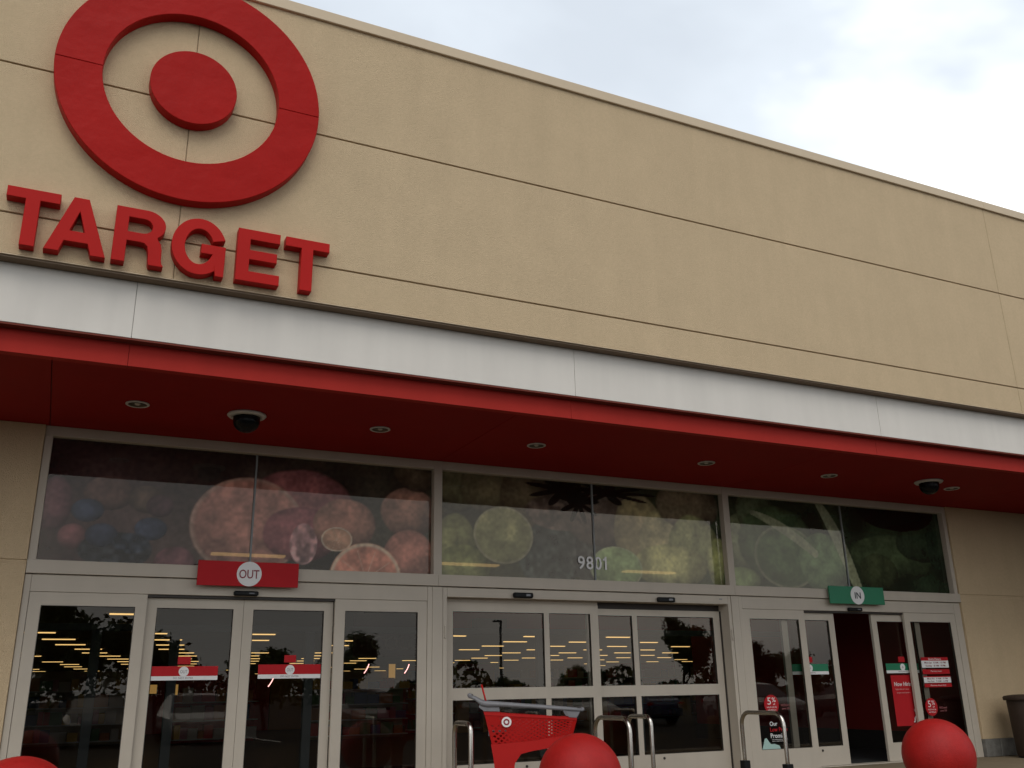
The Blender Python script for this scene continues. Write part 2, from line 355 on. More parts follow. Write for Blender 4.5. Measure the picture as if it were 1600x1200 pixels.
# ------------------------------------------------------------------ transom windows with printed fruit film
FRUIT = [
(-0.15,3.34,0.20,0.33,(0.2,0.05,0.07),"b"),(0.08,2.97,0.16,0.15,(0.24,0.06,0.06),"b"),(0.56,2.83,0.41,0.22,(0.03,0.035,0.04),"s"),(0.42,3.50,0.28,0.21,(0.2,0.09,0.06),"b"),(0.85,3.45,0.21,0.17,(0.16,0.09,0.05),"b"),
(0.21,3.28,0.18,0.14,(0.05,0.08,0.15),"b"),(0.39,3.00,0.18,0.14,(0.05,0.07,0.13),"b"),(0.92,3.10,0.19,0.14,(0.05,0.08,0.15),"b"),(1.00,3.38,0.16,0.14,(0.15,0.06,0.07),"b"),(1.22,2.71,0.24,0.20,(0.22,0.06,0.07),"b"),(0.72,2.92,0.21,0.12,(0.03,0.04,0.06),"s"),
(2.69,3.41,0.74,0.57,(0.34,0.06,0.05),"b"),(2.05,3.20,0.71,0.62,(0.4,0.16,0.09),"p"),(2.71,3.13,0.49,0.36,(0.3,0.05,0.06),"b"),(2.75,3.01,0.18,0.27,(0.3,0.16,0.15),"s"),(3.28,3.28,0.43,0.35,(0.4,0.17,0.08),"b"),(4.16,3.50,0.41,0.35,(0.34,0.15,0.07),"b"),(4.29,4.13,0.37,0.36,(0.2,0.13,0.05),"b"),
(3.18,3.09,0.21,0.16,(0.42,0.22,0.1),"r"),(4.17,2.89,0.38,0.38,(0.42,0.15,0.07),"b"),(3.58,2.60,0.49,0.47,(0.48,0.17,0.06),"r"),
(4.86,3.91,0.38,0.36,(0.2,0.17,0.06),"b"),(5.39,3.95,0.50,0.42,(0.22,0.17,0.06),"b"),(4.83,3.11,0.32,0.43,(0.26,0.25,0.08),"b"),(4.95,2.81,0.42,0.30,(0.26,0.26,0.07),"b"),(5.90,3.80,0.41,0.56,(0.2,0.14,0.05),"b"),
(6.28,3.00,0.52,0.50,(0.05,0.06,0.05),"s"),(6.52,3.65,0.64,0.28,(0.14,0.09,0.06),"s"),(7.02,3.03,0.43,0.42,(0.06,0.06,0.05),"s"),(7.16,3.60,0.66,0.43,(0.18,0.12,0.08),"b"),(7.82,3.44,0.46,0.58,(0.34,0.27,0.1),"b"),
(5.56,3.27,0.47,0.41,(0.34,0.32,0.12),"p"),(8.27,3.27,0.47,0.58,(0.36,0.31,0.12),"b"),(8.74,3.90,0.61,0.41,(0.25,0.18,0.08),"b"),(8.81,3.28,0.48,0.48,(0.3,0.3,0.1),"b"),(8.36,2.94,0.70,0.34,(0.38,0.36,0.12),"b"),(7.39,2.88,0.46,0.32,(0.26,0.33,0.12),"p"),(9.27,3.02,0.25,0.40,(0.33,0.33,0.1),"b"),
(6.53,3.99,0.48,0.21,(0.008,0.012,0.008),"l"),(7.29,3.99,0.67,0.14,(0.008,0.012,0.008),"l"),(6.79,3.81,0.27,0.24,(0.01,0.015,0.01),"l"),
(9.74,3.35,0.38,0.51,(0.2,0.22,0.09),"b"),(10.07,3.88,0.40,0.42,(0.14,0.17,0.07),"b"),(10.46,3.38,0.80,0.65,(0.1,0.16,0.05),"b"),(10.63,3.18,0.67,0.52,(0.11,0.18,0.05),"p"),(11.44,3.11,0.56,0.51,(0.17,0.25,0.09),"b"),(9.68,2.79,0.38,0.20,(0.22,0.28,0.08),"b"),
(13.07,3.28,1.07,0.39,(0.09,0.13,0.04),"b"),(13.74,3.54,0.64,0.34,(0.05,0.08,0.03),"b"),(12.64,3.00,0.45,0.33,(0.08,0.1,0.03),"b"),(13.23,4.08,0.94,0.35,(0.014,0.018,0.01),"b"),(14.20,3.45,0.33,0.58,(0.04,0.07,0.03),"b"),
]
PALE = [((10.0, 3.87), (10.6, 3.72), (11.25, 3.26), .12), ((11.40, 4.15), (11.75, 3.75), (12.10, 2.75), .17)]
rs = np.random.RandomState(3)
LAT = rs.rand(64, 64)
def vnoise(x, z, s):
    x = x*s+17.3; z = z*s+5.1; i = np.floor(x).astype(int); j = np.floor(z).astype(int); a = x-i; b = z-j; a = a*a*(3-2*a); b = b*b*(3-2*b)
    g_ = lambda p, q: LAT[p % 64, q % 64]
    return (g_(i, j)*(1-a)+g_(i+1, j)*a)*(1-b)+(g_(i, j+1)*(1-a)+g_(i+1, j+1)*a)*b
def paint(x, z):
    c = np.zeros((len(x), 3)); t = np.clip((x-0)/14, 0, 1)
    base = np.stack([.12-.09*t, .055+.03*np.sin(t*3), .05-.03*t], 1); c[:] = base*(.5+.9*vnoise(x, z, 2.1))[:, None]
    def lay(m_, rgb): c[:] = c*(1-m_[:, None])+rgb*m_[:, None]
    for fx, fz, rx_, rz_, rgb, k in FRUIT:
        dx = (x-fx)/rx_; dz = (z-fz)/rz_; rr = np.hypot(dx, dz)
        edge = .035 if k in 'pr' else .06
        rr2 = rr+.05*(vnoise(x, z, 5)-.5)*(0 if k in 'pr' else 1)
        m_ = np.clip((1-rr2)/edge, 0, 1); rgb = np.array(rgb)
        tex = .72+.56*vnoise(x+fx, z, 7)
        if k == 'b': lay(m_*.92, rgb[None]*(tex*(1.15-.55*rr**2+.30*dz-.15*dx))[:, None].clip(.1, 2))
        elif k == 'p':
            col_ = rgb[None]*(tex*(1.05-.25*rr**2+.30*dz))[:, None]; rim = np.clip(1-abs(rr-.95)/.07, 0, 1)*.35
            lay(m_, col_*(1-rim[:, None])+rim[:, None]*np.array((.5, .42, .3)))
        elif k == 'r':
            th = np.arctan2(dz, dx); seg = np.clip(1-abs(np.sin(th*5))*rr*9, 0, 1)*(rr < .8)
            rim = np.clip(1-abs(rr-.93)/.08, 0, 1); q = np.maximum(rim, seg*.5)
            lay(m_, rgb[None]*tex[:, None]*(1-q[:, None])+q[:, None]*np.array((.56, .47, .33)))
        elif k == 's':
            dots = np.clip(vnoise(x, z, 17)*1.6-.5, 0, 1)*(.5+vnoise(z, x, 5))
            lay(m_*.85, rgb[None]*(.6+1.6*dots+.8*vnoise(x, z, 9))[:, None])
        elif k == 'l':
            sp = .55+.45*np.sin(np.arctan2(dz, dx)*9+fx); lay(np.clip((sp-rr+.35)/.1, 0, 1)*.93, rgb[None]*np.ones((len(x), 1)))
    for p0, p1, p2, wd in PALE:
        best = np.full(len(x), 9.)
        for s in np.linspace(0, 1, 24):
            px = (1-s)**2*p0[0]+2*s*(1-s)*p1[0]+s*s*p2[0]; pz = (1-s)**2*p0[1]+2*s*(1-s)*p1[1]+s*s*p2[1]
            best = np.minimum(best, np.hypot(x-px, z-pz)/(wd*(.35+1.1*s*(1.25-s))))
        lay(np.clip((1-best)/.15, 0, 1)*.95, np.array((.34, .35, .20))[None]*(.8+.35*vnoise(x, z, 6))[:, None])
    c *= (.84+.32*vnoise(x, z, 23))[:, None]*(.9+.2*vnoise(z, x, 29))[:, None]
    return (c.clip(.002, .9)**1.3*1.75).clip(.001, .9)
FILM = bpy.data.materials.new('printed_fruit_film'); FILM.use_nodes = True
t = FILM.node_tree; b = t.nodes['Principled BSDF']; b.inputs['Roughness'].default_value = .7; b.inputs['Specular IOR Level'].default_value = .1
at = t.nodes.new('ShaderNodeAttribute'); at.attribute_name = 'print'; hs = t.nodes.new('ShaderNodeHueSaturation'); hs.inputs['Value'].default_value = 1.1; hs.inputs['Saturation'].default_value = .70
t.links.new(at.outputs['Color'], hs.inputs['Color']); t.links.new(hs.outputs[0], b.inputs['Base Color'])
tr = t.nodes.new('ShaderNodeBsdfTransparent'); ms = t.nodes.new('ShaderNodeMixShader'); ms.inputs[0].default_value = .88
t.links.new(tr.outputs[0], ms.inputs[1]); t.links.new(b.outputs[0], ms.inputs[2]); t.links.new(ms.outputs[0], t.nodes['Material Output'].inputs['Surface'])
def film(x0, x1, z0, z1, y, parent):
    nx, nz_ = int((x1-x0)*80), int((z1-z0)*80)
    xs = np.linspace(x0, x1, nx); zs = np.linspace(z0, z1, nz_); XX, ZZ_ = np.meshgrid(xs, zs)
    V = np.stack([XX.ravel(), np.full(XX.size, y), ZZ_.ravel()], 1)
    I = np.arange(nx*nz_).reshape(nz_, nx); F = np.stack([I[:-1, :-1].ravel(), I[:-1, 1:].ravel(), I[1:, 1:].ravel(), I[1:, :-1].ravel()], 1)
    o = obj('printed_film', (V.tolist(), F.tolist()), FILM, parent)
    a = o.data.color_attributes.new('print', 'FLOAT_COLOR', 'POINT'); a.data.foreach_set('color', np.c_[paint(XX.ravel(), ZZ_.ravel()), np.ones(XX.size)].ravel().astype(np.float32))
    o['label'] = 'printed film with a photograph of fruit'
    return o
ZT0, ZT1, ZH = 2.527, 2.676, 2.328
XM = [XL, 4.533, 9.409, XR]
tl = ['transom window with berry and orange print above the exit doors', 'transom window with lemon and pear print and the street number', 'transom window with green fruit print above the entry doors']
for k in range(3):
    a, b = XM[k], XM[k+1]
    a += 0 if k == 0 else .06; b -= 0 if k == 2 else .06
    t = thing('transom_window', ((a+b)/2, .05, ZT0), tl[k], 'window', 'transom windows over the doors')
    mw = .07
    obj('sill_bar', box(a-(.06 if k else 0)+.001, b+(.06 if k < 2 else 0)-.001, -.035, .14, ZT0, ZT1, .003), ALU, t)
    obj('head_bar', box(a, b, .0, .14, 4.105, ZS-.001, .003), ALU, t)
    if k == 0: obj('jamb', box(a, a+.085, .0, .14, ZT1+.001, 4.104, .003), ALU, t)
    if k == 2: obj('jamb', box(b-.085, b, .0, .14, ZT1+.001, 4.104, .003), ALU, t)
    if k < 2: obj('mullion', box(b+.001, b+.119, -.004, .14, ZT1+.001, ZS-.001, .003), ALU, t)
    ga = a+(.085 if k == 0 else 0); gb = b-(.085 if k == 2 else 0); xm = [2.10, 7.01, 11.90][k]
    for q0, q1 in ((ga, xm-.012), (xm+.012, gb)):
        p = obj('glass_pane', ([(q0+.002, .095, ZT1+.002), (q1-.002, .095, ZT1+.002), (q1-.002, .095, 4.103), (q0+.002, .095, 4.103)], [(0, 1, 2, 3)]), TGLASS, t)
        film(q0+.002, q1-.002, ZT1+.002, 4.103, .103, p)
    obj('glazing_joint', box(xm-.011, xm+.011, .078, .112, ZT1+.002, 4.103), mat('joint_grey', (.22, .23, .22), .5), t)
num = thing('street_number', (6.98, .07, 2.84), 'white number 9801 lettered on the middle transom glass', 'number')
xd = 6.712
for ch, wd in zip('9801', (.135, .135, .135, .085)):
    vf = text(ch, xd+wd/2, 2.845, .188, .080, .004, .012, width=wd*.86) if ch != '1' else flat([[(xd+.038, 2.845), (xd+.070, 2.845), (xd+.070, 3.033), (xd+.046, 3.033), (xd+.034, 3.008), (xd+.004, 2.998), (xd+.004, 2.976), (xd+.038, 2.976)]], .078, .082)
    obj('digit', vf, PRINTW, num); xd += wd+.006

# ------------------------------------------------------------------ the three entrances
def pane(x0, x1, z0, z1, y, parent):
    return obj('glass_pane', ([(x0, y, z0), (x1, y, z0), (x1, y, z1), (x0, y, z1)], [(0, 1, 2, 3)]), GLASS, parent)
def leaf(nm, x0, x1, z0, z1, y, st_l, st_r, rb, rt_, parent, th=.045, lock=None):
    p = obj(nm, frame(x0, x1, z0, z1, y, y+th, st_l, st_r, rb, rt_), ALU, parent)
    pane(x0+st_l, x1-st_r, z0+rb, z1-rt_, y+th*.55, p)
    # dark glazing gasket round the pane
    gx0, gx1, gz0, gz1 = x0+st_l, x1-st_r, z0+rb, z1-rt_
    obj('gasket', frame(gx0, gx1, gz0, gz1, y+.003, y+.022, .007, .007, .007, .007), DARKALU, p)
    if lock is not None:
        obj('lock', lathe([(.001, -.012), (.016, -.012), (.018, -.001)], (lock, y, z0+rb-.055), 16, 'y'), DARKALU, p, True)
    return p
def entrance(x0, x1, label, open_):
    """two fixed side panels and two sliding leaves under a header"""
    t = thing('sliding_entrance', ((x0+x1)/2, 0, 0), label, 'entrance')
    obj('jamb', box(x0, x0+.066, .0, .14, 0, ZT0-.008, .003), ALU, t)
    obj('jamb', box(x1-.066, x1, .0, .14, 0, ZT0-.008, .003), ALU, t)
    obj('header', box(x0+.068, x1-.068, .004, .20, ZH+.004, ZT0-.008, .003), ALU, t)
    obj('threshold', box(x0+.07, x1-.07, .0, .2, .001, .014, .003), ALU, t)
    a, b = x0+.070, x1-.070; pw = 1.222; c = (a+b)/2
    leaf('side_panel', a, a+pw, .015, ZH, .012, .125, .122, .28, .142, t)
    leaf('side_panel', b-pw, b, .015, ZH, .012, .130, .125, .28, .142, t)
    lw = 1.10; s = .41 if open_ else 0
    leaf('sliding_door', c-s-lw-.002, c-s-.002, .018, ZH-.030, .082, .115, .115, .275, .112, t, lock=c-s-lw+.55)
    leaf('sliding_door', c+s+.002, c+s+lw+.002, .018, ZH-.030, .082, .115, .115, .275, .112, t, lock=c+s+lw-.55)
    obj('track_seal', box(a+pw, b-pw, .03, .13, ZH-.026, ZH+.003), DARKALU, t)
    return t
ex = entrance(XL, 4.462, 'closed aluminium sliding doors under the red OUT sign', False)
en = entrance(9.487, 14.255, 'half open aluminium sliding doors under the green IN sign', True)
# jamb filler between doors and right wall
obj('jamb_trim', box(14.257, XR, .01, .15, 0, ZT0-.009, .003), ALU, en)
# middle: two wide overlapping leaves with cross bars, set back in the frame
md = thing('sliding_entrance', (7, .1, 0), 'wide four-pane sliding doors in the middle behind the red cart', 'entrance')
obj('mullion_post', box(4.464, 4.606, -.004, .16, 0, ZT0-.008, .003), ALU, md)
obj('mullion_post', box(9.345, 9.485, -.004, .16, 0, ZT0-.008, .003), ALU, md)
obj('jamb', box(4.612, 4.672, .004, .34, 0, ZT0-.010, .003), ALU, md)
obj('jamb', box(9.285, 9.340, .004, .34, 0, ZT0-.010, .003), ALU, md)
obj('header', box(4.674, 9.283, .004, .34, 2.392, ZT0-.010, .003), ALU, md)
obj('track', box(4.674, 7.06, .16, .20, 2.345, 2.390), ALU, md)
obj('track_seal', box(4.674, 9.283, .24, .30, 2.30, 2.391), DARKALU, md)
def fourpane(x0, x1, z1, y, xa, xb, parent, top, st_l, st_r):
    p = obj('sliding_door', join(frame(x0, x1, .015, z1, y, y+.045, st_l, st_r, .285, top),
            box(x0+st_l, x1-st_r, y, y+.045, 1.088, 1.238), box(xa, xb, y, y+.045, .30, 1.087), box(xa, xb, y, y+.045, 1.239, z1-top)), ALU, parent)
    for q0, q1 in ((x0+st_l, xa), (xb, x1-st_r)):
        for w0, w1 in ((.30, 1.088), (1.238, z1-top)):
            pane(q0, q1, w0, w1, y+.025, p); obj('gasket', frame(q0, q1, w0, w1, y+.003, y+.018, .006, .006, .006, .006), DARKALU, p)
    obj('lock', lathe([(.001, -.012), (.016, -.012), (.018, -.001)], ((x0+x1)/2, y, .245), 16, 'y'), DARKALU, p, True)
fourpane(4.676, 7.060, 2.343, .150, 6.183, 6.264, md, .125, .138, .130)
fourpane(6.910, 9.262, 2.300, .215, 7.675, 7.760, md, .092, .115, .120)
obj('door_seal', box(9.263, 9.284, .20, .30, .015, 2.30), DARKALU, md)
for x in (4.645, 9.313):
    obj('hinge_cover', box(x-.012, x+.012, -.014, .002, 1.86, 2.02, .004), ALU, md)
obj('label_plate', box(9.13, 9.18, .0, .003, 2.455, 2.475), mat('plate_grey', (.25, .24, .22), .4), md)

def motion_sensor(x0, x1, z0, z1, label):
    t = thing('motion_sensor', ((x0+x1)/2, 0, z0), label, 'sensor', 'motion sensors above the doors')
    obj('housing', box(x0, x1, -.062, .003, z0, z1, .014), BLACK, t)
    obj('lens', box((x0+x1)/2+.03, x1-.05, -.066, -.061, z0+.02, z1-.02, .002), mat('sensor_lens', (.10, .10, .11), .15), t)
motion_sensor(1.915, 2.205, 2.335, 2.392, 'small black motion sensor under the red OUT sign')
motion_sensor(5.632, 5.925, 2.400, 2.470, 'small black motion sensor at left of the middle door header')
motion_sensor(7.98, 8.28, 2.395, 2.465, 'small black motion sensor at right of the middle door header')
motion_sensor(11.69, 11.985, 2.332, 2.388, 'small black motion sensor under the green IN sign')

# ------------------------------------------------------------------ OUT / IN signs and stickers
def door_sign(x0, x1, z0, z1, word, m1, m2, label):
    c = (x0+x1)/2; zc = (z0+z1)/2
    t = thing('door_sign', (c, 0, z0), label, 'sign')
    obj('board', box(x0, x1, -.115, -.085, z0, z1, .003), m1, t)
    for s in (x0+.16, x1-.16): obj('bracket', box(s-.02, s+.02, -.0845, -.0355, zc-.03, zc+.03), DARKALU, t)
    obj('roundel', disc(c-.0, zc, .146, -.121, -.1155), PRINTW, t)
    obj('lettering', text(word, c, zc-.052, .105, -.124, .004, .006, width=.235 if word == 'OUT' else .125), m2, t)
door_sign(1.470, 2.660, 2.440, 2.730, 'OUT', PRINTR, mat('dark_red_letter', (.22, .012, .02), .5), 'red sign with white OUT roundel above the left doors')
door_sign(11.25, 12.44, 2.438, 2.718, 'IN', PRINTG, PRINTK, 'green sign with white IN roundel above the right doors')
def sticker(x0, x1, z0, z1, y, word, m1, label):
    t = thing('door_sticker', ((x0+x1)/2, y, z0), label, 'sticker')
    s = .3*(z1-z0)
    obj('band', box(x0, x1, y-.003, y, z0+s, z1), m1, t); obj('white_strip', box(x0, x1, y-.003, y, z0, z0+s-.001), PRINTW, t)
    c = (x0+x1)/2; zc = z0+s+(z1-z0-s)*.45
    obj('roundel', disc(c, zc, .056, y-.0055, y-.0035, 28), PRINTW, t)
    obj('lettering', text(word, c, zc-.019, .038, y-.0065, .001, .0, width=.078 if word == 'OUT' else .03), mat('grey_letter', (.25, .2, .2), .6), t)
    obj('small_print', text('DO NOT ENTER' if word == 'OUT' else 'AUTOMATIC', c, z0+s*.3, .022, y-.0045, .001, 0, width=.22), mat('grey_letter', (.25, .2, .2), .6), t)
    obj('notice', box(c-.075, c+.068, y-.003, y, z1+.022, z1+.108), PRINTR, t)
YS = .100
sticker(1.055, 1.820, 1.378, 1.533, YS, 'OUT', PRINTR, 'red OUT sticker on the left exit door leaf')
sticker(2.285, 3.045, 1.385, 1.547, YS, 'OUT', PRINTR, 'red OUT sticker on the right exit door leaf')
sticker(10.475, 11.235, 1.354, 1.512, YS, 'IN', PRINTG, 'green IN sticker on the left entry door leaf')
sticker(12.49, 13.235, 1.358, 1.512, YS, 'IN', PRINTG, 'green IN sticker on the right entry door leaf')
t = thing('hiring_poster', (12.82, YS, .53), 'tall red Now Hiring poster on the right entry door leaf', 'poster')
obj('sheet', box(12.56, 13.10, YS-.003, YS, .535, 1.325), PRINTR, t)
obj('title', text('Now Hiring', 12.83, 1.155, .066, YS-.0045, .001, .01, width=.42), PRINTW, t)
obj('small_print', text('Apply online or in store', 12.78, 1.095, .026, YS-.0045, .001, 0, width=.30), mat('pink_letter', (.6, .3, .28), .6), t)
obj('small_print', text('target.com/careers', 12.80, 1.040, .026, YS-.0045, .001, 0, width=.30), mat('pink_letter', (.6, .3, .28), .6), t)
obj('doodle', tube([(13.02+.018*math.sin(k*.9)-.0022*max(0, k-9)**1.9, YS-.006, .86-.017*k) for k in range(17)], .011, 6), PRINTW, t)
YG = .028
t = thing('hours_sticker', (13.55, YG, 1.1), 'red and white Store Hours sticker on the rightmost glass panel', 'sticker')
obj('red_band', box(13.232, 13.868, YG-.003, YG, 1.552, 1.606), PRINTR, t); obj('title', text('Store Hours', 13.55, 1.562, .034, YG-.0045, .001, .01, width=.30), PRINTW, t)
obj('hours_panel', box(13.232, 13.868, YG-.003, YG, 1.438, 1.551), PRINTW, t)
DR = mat('dark_red_letter', (.22, .012, .02), .5)
obj('hours_line', text('Mon-Sat   8 AM - 10 PM', 13.55, 1.505, .030, YG-.0045, .001, .008, width=.50), DR, t); obj('hours_line', text('Sunday   8 AM - 9 PM', 13.55, 1.455, .030, YG-.0045, .001, .008, width=.46), DR, t)
obj('red_band', box(13.232, 13.868, YG-.003, YG, 1.335, 1.412), PRINTR, t); obj('band_text', text('Pharmacy hours', 13.55, 1.372, .022, YG-.0045, .001, .0, width=.26), PRINTW, t)
obj('red_band', box(13.232, 13.868, YG-.003, YG, 1.285, 1.303), PRINTR, t)
obj('hours_panel', box(13.232, 13.868, YG-.003, YG, 1.196, 1.284), PRINTW, t)
obj('hours_line', text('Mon-Fri   9 AM - 9 PM', 13.55, 1.250, .026, YG-.0045, .001, .008, width=.48), DR, t); obj('hours_line', text('Sat-Sun   9 AM - 6 PM', 13.55, 1.208, .026, YG-.0045, .001, .008, width=.48), DR, t)
obj('red_band', box(13.232, 13.868, YG-.003, YG, 1.126, 1.185), PRINTR, t); obj('band_text', text('Pharmacy closed daily', 13.55, 1.145, .022, YG-.0045, .001, .0, width=.36), PRINTW, t)
PINK = mat('faint_pink_letter', (.34, .10, .10), .6)
def five(cx_, cz_, label):
    t = thing('discount_sticker', (cx_, YG, cz_-.14), label, 'sticker', 'five percent stickers')
    obj('roundel', disc(cx_, cz_, .140, YG-.003, YG, 32), PRINTR, t)
    obj('numeral', text('5', cx_-.042, cz_+.000, .105, YG-.0045, .001, .004, width=.066), PRINTW, t); obj('percent', text('%', cx_+.048, cz_+.035, .068, YG-.0045, .001, .006, width=.072), PRINTW, t)
    obj('off_text', text('off', cx_+.048, cz_-.010, .028, YG-.0045, .001, .0), PRINTW, t)
    obj('line_text', text('today & every day', cx_, cz_-.048, .026, YG-.0045, .001, .0, width=.19), PRINTW, t); obj('line_text', text('with REDcard', cx_, cz_-.088, .022, YG-.0045, .001, .0, width=.16), PRINTW, t)
    obj('line_text', text('REDcard', cx_+.265, cz_-.030, .034, YG-.0045, .001, .003, width=.17), PINK, t); obj('line_text', text('save 5%', cx_+.265, cz_-.075, .030, YG-.0045, .001, .003, width=.15), PINK, t)
five(9.955, .928, 'round red 5% sticker on the glass panel left of the entry opening')
five(13.315, .815, 'round red 5% sticker below the hours on the rightmost glass panel')
t = thing('promise_sticker', (10.0, YG, .3), 'Our Low Price Promise sticker with mint corner low on glass', 'sticker')
obj('line_text', text('Our', 9.955, .625, .062, YG-.0045, .001, .012, width=.145), PRINTW, t); obj('line_text', text('Low Price', 10.045, .545, .060, YG-.0045, .001, .012, width=.33), PRINTR, t)
obj('line_text', text('Promise', 10.03, .455, .066, YG-.0045, .001, .012, width=.30), PRINTW, t); obj('small_print', text('We match prices in store', 10.05, .425, .016, YG-.0045, .001, 0, width=.30), PRINTW, t)
obj('small_print', text('Ask a team member', 10.03, .402, .016, YG-.0045, .001, 0, width=.26), PRINTW, t)
obj('mint_corner', flat([[(9.70, .302), (10.05, .302), (10.03, .345), (9.94, .372), (9.875, .37), (9.84, .40), (9.80, .455), (9.765, .45), (9.73, .36)]], YG-.003, YG), MINT, t)

# ------------------------------------------------------------------ ball bollards
for x, y, lb in ((-.09, -3.38, 'red ball bollard at the bottom left corner'), (4.70, -3.35, 'red ball bollard in front of the red shopping cart'), (9.47, -3.36, 'red ball bollard in front of the entry doors')):
    t = thing('ball_bollard', (x, y, 0), lb, 'bollard', 'red ball bollards along the pavement')
    bm = bmesh.new(); bmesh.ops.create_uvsphere(bm, u_segments=56, v_segments=36, radius=.4)
    for q in bm.verts: q.co += Vector((x, y, .398))
    obj('ball', frombm(bm), BALL, t, True)
    obj('base_collar', lathe([(.16, 0), (.16, .03), (.13, .04), (.05, .04)], (x, y, .001), 24), mat('collar_grey', (.2, .19, .18), .8), t)

# ------------------------------------------------------------------ stainless hoops
def hoop(x, ya, yb, h, label, sleeve=False):
    t = thing('steel_hoop', (x, (ya+yb)/2, 0), label, 'guard rail', 'stainless steel hoops by the doors')
    r_ = .16 if abs(ya-yb) > .6 else .10
    pts = [(x, ya, 0), (x, ya, .3), (x, ya, h-r_)]+[(x, ya-r_+r_*math.cos(R(a)), h-r_+r_*math.sin(R(a))) for a in range(15, 91, 15)]
    pts += [(x, yb+r_-r_*math.cos(R(a)), h-r_+r_*math.sin(R(a))) for a in range(90, -1, -15)]+[(x, yb, .3), (x, yb, 0)]
    obj('rail_tube', tube(pts, .027, 16), STEEL, t, True)
    for y in (ya, yb):
        obj('floor_flange', lathe([(.028, .012), (.06, .012), (.06, 0)], (x, y, .001), 20), STEEL, t)
        if sleeve: obj('black_sleeve', box(x-.05, x+.05, y-.05, y+.05, .14, .262, .006), BLACK, t)
hoop(4.20, -1.42, -1.88, .865, 'narrow steel hoop left of the red shopping cart')
hoop(6.20, -1.10, -1.90, .865, 'steel hoop just right of the middle red ball')
hoop(6.72, -1.05, -1.56, .865, 'smaller steel hoop right of another hoop before the middle doors')
hoop(8.52, -1.03, -1.86, .865, 'steel hoop with black sleeves left of the entry doors', True)

